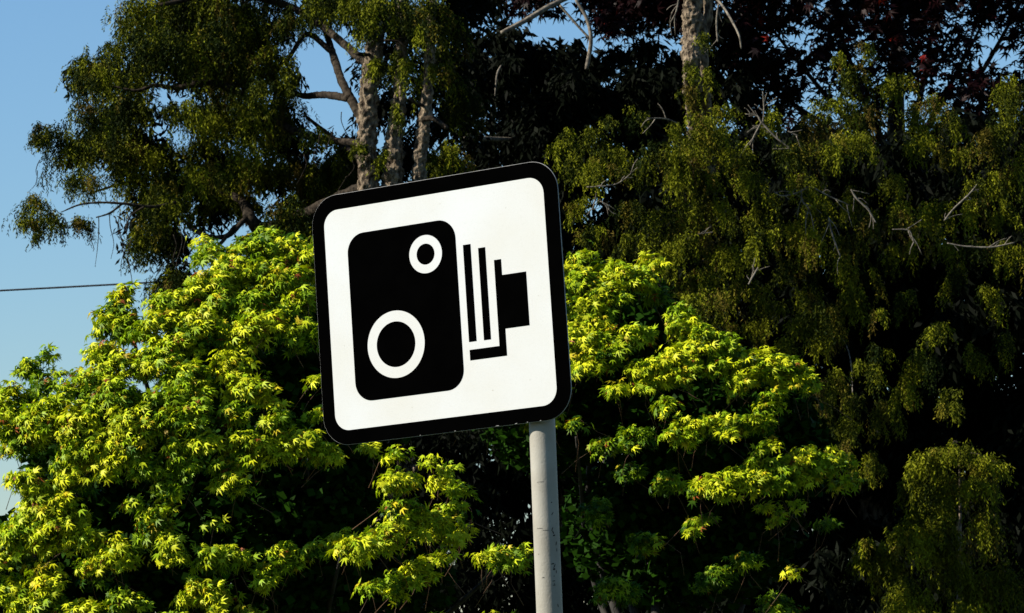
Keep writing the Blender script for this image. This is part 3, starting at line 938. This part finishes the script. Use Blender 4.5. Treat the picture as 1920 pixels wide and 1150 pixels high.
dark_boughs += [(950, -60, 80, 60), (1050, -130, 100, 70), (900, -150, 100, 70), (980, -260, 110, 90), (1180, -60, 40, 30)]
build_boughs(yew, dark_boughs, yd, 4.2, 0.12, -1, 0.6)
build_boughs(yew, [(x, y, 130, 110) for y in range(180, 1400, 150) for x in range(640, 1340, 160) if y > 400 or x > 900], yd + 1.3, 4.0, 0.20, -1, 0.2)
limb('trunk', px_path([(1060, 1700, yd + .3, 34), (1058, 1150, yd + .3, 32), (1050, 500, yd + .8, 26), (1045, 250, yd + .9, 18), (1030, 130, yd + 1, 7)]), M_BARK_C, yew, 60, 14, 0.2, 10)
for rows in ([(1075, -8, yd - 1.2, 4), (1030, 12, yd - 1.3, 5), (990, 36, yd - 1.4, 5), (940, 62, yd - 1.5, 4)], [(1080, 0, yd - 1, 3), (1100, 35, yd - 1, 3.5), (1108, 75, yd - 1, 4), (1100, 130, yd - 1, 4)],
             [(1050, 10, yd - 1, 2), (1080, 45, yd - 1, 2.4), (1105, 72, yd - 1, 2)], [(940, 122, yd - 1.2, 1.5), (932, 140, yd - 1.3, 1.8), (928, 180, yd - 1.3, 1.2)], [(960, 262, yd - .6, 4), (900, 260, yd - 1.2, 5), (884, 256, yd - 1.3, 6), (870, 257, yd - 1.4, 5)]):
    limb('limb', px_path(rows), M_BARK_D, yew, 24, 8, 0.06, 20)

# ---- right: weeping cypress
yr = 22.5
rb = unproject(1390, 1000, yr + 3.3)
wee = root('weeping_conifer', (rb[0], rb[1], 0.0), 'big olive-green weeping conifer filling the right side, pale bare twigs showing through', 'tree')
right_boughs = [
    (1190, 220, 26, 24), (1140, 232, 22, 18), (1062, 272, 26, 36), (1110, 268, 36, 34), (1152, 295, 42, 34), (1232, 292, 44, 44), (1130, 320, 36, 30), (1300, 285, 42, 44), (1352, 215, 34, 30), (1340, 262, 42, 42), (1382, 300, 34, 42), (1312, 335, 34, 26), (1262, 382, 24, 18), (1075, 310, 22, 30), (1200, 330, 34, 30),
    (1452, 232, 26, 34), (1572, 115, 12, 30), (1612, 92, 24, 24), (1602, 150, 28, 44), (1562, 205, 44, 34), (1622, 225, 40, 50), (1532, 235, 34, 50), (1592, 262, 40, 36), (1472, 292, 44, 34), (1522, 295, 42, 34), (1562, 295, 34, 40), (1682, 165, 34, 32), (1742, 205, 34, 32), (1722, 272, 40, 34), (1782, 232, 32, 32), (1862, 265, 34, 50), (1850, 350, 44, 34), (1888, 335, 34, 40), (1700, 220, 28, 36), (1800, 290, 30, 30),
    (1502, 350, 34, 34), (1542, 395, 32, 42), (1602, 385, 32, 42), (1642, 425, 30, 50), (1762, 402, 42, 42), (1742, 462, 42, 34), (1822, 472, 42, 34), (1892, 472, 34, 42), (1532, 455, 32, 50), (1442, 385, 30, 34), (1680, 350, 28, 40),
    (1302, 455, 40, 30), (1382, 482, 44, 36), (1332, 572, 66, 30), (1282, 560, 34, 24), (1452, 575, 44, 24), (1520, 565, 30, 52), (1562, 505, 36, 44), (1400, 545, 40, 30), (1260, 480, 26, 50),
    (1502, 622, 22, 42), (1552, 645, 34, 50), (1580, 765, 38, 50), (1592, 805, 22, 34), (1652, 662, 20, 40), (1692, 735, 22, 40), (1645, 595, 16, 34), (1560, 720, 26, 44), (1700, 560, 22, 40), (1760, 620, 22, 40), (1850, 560, 24, 40), (1880, 640, 20, 40), (1800, 520, 26, 36),
    (1480, 660, 26, 40), (1620, 700, 26, 50), (1540, 600, 40, 50), (1600, 580, 34, 44), (1660, 780, 24, 44), (1730, 680, 26, 44), (1820, 680, 26, 44), (1780, 760, 24, 40), (1580, 860, 22, 44), (1640, 870, 22, 40), (1350, 620, 44, 30), (1420, 620, 34, 34), (1690, 480, 30, 40), (1590, 450, 30, 44), (1480, 430, 34, 40), (1490, 510, 34, 40), (1240, 420, 34, 40), (1180, 400, 34, 34), (1090, 390, 26, 30), (1110, 440, 30, 30), (1190, 460, 34, 34), (1880, 410, 34, 34), (1830, 400, 30, 34), (1690, 400, 30, 34),
    (1292, 128, 14, 26, -.3), (1316, 80, 12, 30, -.3), (1326, 150, 16, 30, -.3), (1296, 175, 22, 24, -.3),
    (1295, 235, 34, 36, -.3), (1330, 250, 40, 40, -.3), (1290, 330, 44, 44), (1330, 390, 44, 44), (1300, 430, 44, 44), (1340, 480, 44, 44), (1310, 530, 44, 40), (1390, 420, 36, 36), (1410, 340, 36, 36), (1430, 460, 36, 36),
    (1900, 180, 40, 60), (1960, 300, 60, 70), (1980, 450, 60, 70), (1990, 150, 60, 70), (1620, 520, 24, 40),
]
build_boughs(wee, right_boughs, yr, 3.8, 0.028, 0.52, 0.5, 1.6, 0.88)
ys = 25.2  # added dark foliage tree, stands in for shade inside the weeping conifer
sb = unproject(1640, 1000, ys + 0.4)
shd = root('shade_fill_tree', (sb[0], sb[1], 0.0), 'added near-black foliage behind the weeping conifer at right, standing in for its deep shade', 'tree')
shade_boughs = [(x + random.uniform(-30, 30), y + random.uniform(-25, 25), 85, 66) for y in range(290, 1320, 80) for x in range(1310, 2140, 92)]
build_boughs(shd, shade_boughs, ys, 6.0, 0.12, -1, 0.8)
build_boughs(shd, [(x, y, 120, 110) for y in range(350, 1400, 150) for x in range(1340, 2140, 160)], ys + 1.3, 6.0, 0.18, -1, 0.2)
limb('trunk', px_path([(1640, 1800, ys + .4, 34), (1640, 1150, ys + .4, 32), (1630, 600, ys + .4, 24), (1620, 250, ys + .4, 8)]), M_BARK_C, shd, 60, 14, 0.2, 10)
limb('trunk', px_path([(1400, 1800, yr + 3.3, 36), (1380, 1150, yr + 3.3, 32), (1352, 600, yr + 3.3, 24), (1316, 320, yr + 2.0, 18), (1298, 150, yr + .2, 16), (1298, 60, yr + .2, 18), (1300, -60, yr + .2, 16), (1300, -260, yr + .2, 12)]), M_BARK_C, wee, 440, 30, 0.40, 44)
limb('trunk', px_path([(1330, 300, yr + 1.2, 12), (1322, 150, yr + .3, 9), (1320, 70, yr + .3, 9), (1328, 20, yr + .3, 9), (1322, -60, yr + .3, 8), (1324, -260, yr + .3, 6)]), M_BARK_C, wee, 90, 16, 0.3, 20)
for rows in (
    [(1335, -10, yr, 5), (1352, 8, yr - .1, 5), (1368, 32, yr - .2, 4.5), (1386, 66, yr - .3, 4), (1388, 95, yr - .3, 2.5)],
    [(1345, 10, yr, 3.5), (1341, 40, yr, 4), (1343, 80, yr, 3)],
    [(1274, -4, yr, 3), (1266, 20, yr, 3), (1258, 42, yr, 1.5)],
    [(1482, 278, yr - .5, 3), (1455, 262, yr - .5, 3.5), (1430, 232, yr - .5, 4), (1420, 218, yr - .5, 2.5), (1395, 212, yr - .5, 1.4)],
    [(1432, 235, yr - .5, 3), (1434, 205, yr - .5, 2.6), (1432, 172, yr - .5, 1.8)],
    [(1430, 232, yr - .5, 3), (1416, 250, yr - .5, 3), (1408, 270, yr - .5, 1.6)],
    [(1270, 232, yr - .3, 3), (1245, 226, yr - .4, 3), (1215, 222, yr - .5, 2)],
    [(1100, 350, yr - .4, 2.4), (1140, 350, yr - .4, 2.6), (1165, 340, yr - .4, 2.2), (1195, 312, yr - .4, 1.4)],
    [(1100, 405, yr - .4, 1.4), (1125, 378, yr - .4, 1.6), (1128, 380, yr - .4, 1.3), (1145, 398, yr - .4, 1)],
    [(1450, 358, yr - .5, 2), (1470, 370, yr - .5, 2.6), (1495, 358, yr - .5, 3), (1520, 354, yr - .5, 3), (1550, 368, yr - .5, 3), (1590, 384, yr - .5, 2)],
    [(1500, 360, yr - .5, 3), (1506, 378, yr - .5, 3.2), (1518, 394, yr - .5, 2.4), (1512, 410, yr - .5, 1.2)],
    [(1595, 355, yr - .5, 3), (1608, 372, yr - .5, 4), (1628, 396, yr - .5, 3.4), (1640, 420, yr - .5, 2.6)],
    [(1555, 410, yr - .5, 2.6), (1562, 440, yr - .5, 3.4), (1575, 480, yr - .5, 2.6)],
    [(1768, 412, yr - .5, 3), (1790, 390, yr - .5, 3.4), (1815, 368, yr - .5, 3), (1835, 348, yr - .5, 1.6)],
    [(1775, 456, yr - .5, 2.4), (1810, 460, yr - .5, 3), (1860, 462, yr - .5, 3.4), (1905, 458, yr - .5, 2.4)],
    [(1675, 432, yr - .5, 2), (1705, 432, yr - .5, 2.6), (1712, 455, yr - .5, 1.4)],
    [(1480, 248, yr - .5, 2.8), (1494, 258, yr - .5, 2.6)],
    [(1402, 532, yr - .6, 3), (1412, 518, yr - .6, 3.4), (1422, 502, yr - .6, 2.4)],
    [(1270, 470, yr - .3, 2), (1300, 444, yr - .3, 2.4), (1338, 434, yr - .3, 1.6)],
    [(1345, 560, yr + 3.2, 9), (1480, 580, yr + 2.8, 6), (1580, 640, yr + 2.2, 3), (1600, 760, yr + 1.6, 2)],
):
    thin = [(a + random.uniform(-3, 3), b + random.uniform(-3, 3), Y, r * 0.5) for a, b, Y, r in rows]
    limb('limb', px_path(thin), M_BARK_D, wee, 30, 7, 0.15, 30)
    if rows[0][3] < 4.6:
        for k in range(len(thin) - 1):
            for m_ in range(2):
                f = random.random()
                a = thin[k][0] * (1 - f) + thin[k + 1][0] * f
                b = thin[k][1] * (1 - f) + thin[k + 1][1] * f
                an = math.atan2(thin[k + 1][1] - thin[k][1], thin[k + 1][0] - thin[k][0]) + random.choice((-1, 1)) * random.uniform(0.25, 0.9)
                L = random.uniform(10, 40)
                Y = thin[k][2]
                limb('twig', px_path([(a, b, Y, 1.1), (a + L * .5 * math.cos(an) + random.uniform(-3, 3), b + L * .5 * math.sin(an) + random.uniform(-2, 3), Y, .7), (a + L * math.cos(an), b + L * math.sin(an) + random.uniform(0, 9), Y, .25)]), M_BARK_D, wee, 6, 4)

# ---- lower right: young weeping conifer
yy = 19.5
yb = unproject(1790, 1000, yy)
yng = root('young_conifer', (yb[0], yb[1], 0.0), 'small drooping young conifer at the lower right, its tip bent over', 'tree')
young_boughs = [(1792, 852, 34, 22), (1742, 872, 34, 32), (1850, 878, 34, 24), (1716, 912, 22, 44), (1772, 925, 42, 40), (1835, 915, 24, 34), (1745, 975, 40, 34), (1702, 1015, 34, 44), (1668, 1062, 22, 54), (1762, 1025, 34, 50), (1632, 1045, 20, 44), (1622, 1020, 12, 20), (1702, 1125, 34, 44), (1782, 1085, 34, 50), (1850, 1005, 30, 50), (1870, 1100, 34, 60), (1700, 1200, 60, 70), (1800, 1200, 70, 70), (1800, 1330, 100, 90), (1690, 1330, 70, 90)]
build_boughs(yng, young_boughs, yy - 0.35, 6.0, 0.028, 0.8, 0.2, 1.45, 1.05)
limb('trunk', px_path([(1800, 2050, yy + .5, 12), (1798, 1300, yy + .5, 8), (1800, 1050, yy + .6, 4), (1800, 930, yy + .5, 2), (1798, 850, yy + .2, 1)]), M_BARK_C, yng, 60, 10, 0.15, 30)
for rows in ([(1798, 852, yy, 2), (1775, 850, yy - .1, 1.8), (1745, 856, yy - .2, 1.5), (1722, 884, yy - .2, 1)], [(1798, 850, yy, 1.8), (1825, 850, yy - .1, 1.6), (1862, 864, yy - .2, 1.3), (1880, 885, yy - .2, .8)], [(1800, 960, yy + .2, 3), (1760, 950, yy, 2.4), (1720, 1000, yy - .1, 2), (1690, 1040, yy - .1, 1.5)], [(1795, 830, yy - .2, 2.6), (1790, 828, yy - .2, 2), (1784, 836, yy - .2, 1.2)]):
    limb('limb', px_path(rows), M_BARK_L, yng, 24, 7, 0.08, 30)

# ---- upper right: dark red broadleaf
yp = 31.0
pb = unproject(1700, 1000, yp + 0.5)
pur = root('purple_maple', (pb[0], pb[1], 0.0), 'dark red-leaved maple along the top right, nearly black with small sky gaps', 'tree')


def build_purple():
    b = np.array(pur.location)
    P, Fm, Sz, G = [], [], [], []
    rows = []
    for k in range(430):
        x = rng.uniform(1090, 2050)
        y = rng.uniform(-260, 250)
        if x < 1380 and y > 60:
            continue
        if x < 1290 and y > 45:
            continue
        if x < 1160 and rng.uniform() < 0.6:
            continue
        rows.append((x, y))
    rows += [(rng.uniform(1120, 1300), rng.uniform(-70, 55)) for k in range(46)]
    rows += [(rng.uniform(960, 1050), rng.uniform(-60, 20)) for k in range(10)]
    for x, y in rows:
        Y = yp + rng.uniform(-1.0, 1.0)
        c = unproject(x, y, Y)
        n = 42
        p = unit(rng.normal(0, 1, (n, 3))) * rng.uniform(0.2, 1, (n, 1)) * [0.24, 0.4, 0.20]
        P.append(c + p)
        fr = leaf_frames(rng.normal(0, 0.5, (n, 3)) + [-0.2, -0.3, 0.75], rng.normal(0, 1, (n, 3)) + [0, 0, -0.6])
        Fm.append(fr)
        Sz.append(rng.uniform(0.07, 0.115, n))
        G.append(np.array([0.007, 0.0016, 0.002]) * rng.uniform(0.35, 1.3, (n, 1)))
    P, Fm, Sz, G = (np.concatenate(v) for v in (P, Fm, Sz, G))
    glint = rng.uniform(0, 1, len(P)) < 0.022  # sunlit glints painted as a few brighter red leaves
    G[glint] = np.array([0.19, 0.016, 0.012])
    me = leaves_to_mesh('foliage', P - b, Fm, Sz, G)
    fo = link_mesh('foliage', me, pur, (M_PURPLE,))
    fo['kind'] = 'stuff'


build_purple()
limb('trunk', px_path([(1700, 1900, yp + .5, 34), (1700, 1150, yp + .5, 32), (1690, 500, yp + .9, 26), (1680, 200, yp + 1.1, 16), (1690, -150, yp + 1.2, 8)]), M_BARK_M, pur, 40, 14, 0.1, 6)
for e in ((1420, 20), (1540, -60), (1850, 30), (1960, -80), (1250, 10), (1780, -160)):
    limb('limb', px_path([(1685, 330, yp + 1, 9), ((1685 + e[0]) / 2, 200 + (e[1] - 100) * .2, yp + 1, 5), (e[0], e[1], yp + .6, 2)]), M_BARK_M, pur, 24, 8, 0.08, 10)

# ================================================================== overhead cable
M_CABLE = noise_mat('cable_sheath', (0.012, 0.014, 0.018), (0.02, 0.022, 0.028), 5, 0.6)


def build_cable():
    a = unproject(0, 542, 38.0)
    b_ = unproject(285, 527, 38.0)
    d = b_ - a
    p0, p1 = a - d * 14, a + d * 9
    rows = []
    for k in range(41):
        f = k / 40
        p = p0 * (1 - f) + p1 * f
        u = (f - 14 / 23)
        p = p + np.array([0, 0, 0.30 * u * u * 4 - 0.02])
        rows.append(p)
    mid = rows[20]
    V, Q = tube([tuple(r - p0) for r in rows], [0.011] * 41, 8)
    me = bpy.data.meshes.new('overhead_cable')
    me.from_pydata([tuple(v) for v in V], [], Q)
    o = link_mesh('overhead_cable', me, None, (M_CABLE,), True)
    o.location = tuple(p0)
    o['label'] = 'thin dark overhead cable crossing the blue sky at left'
    o['category'] = 'cable'


build_cable()
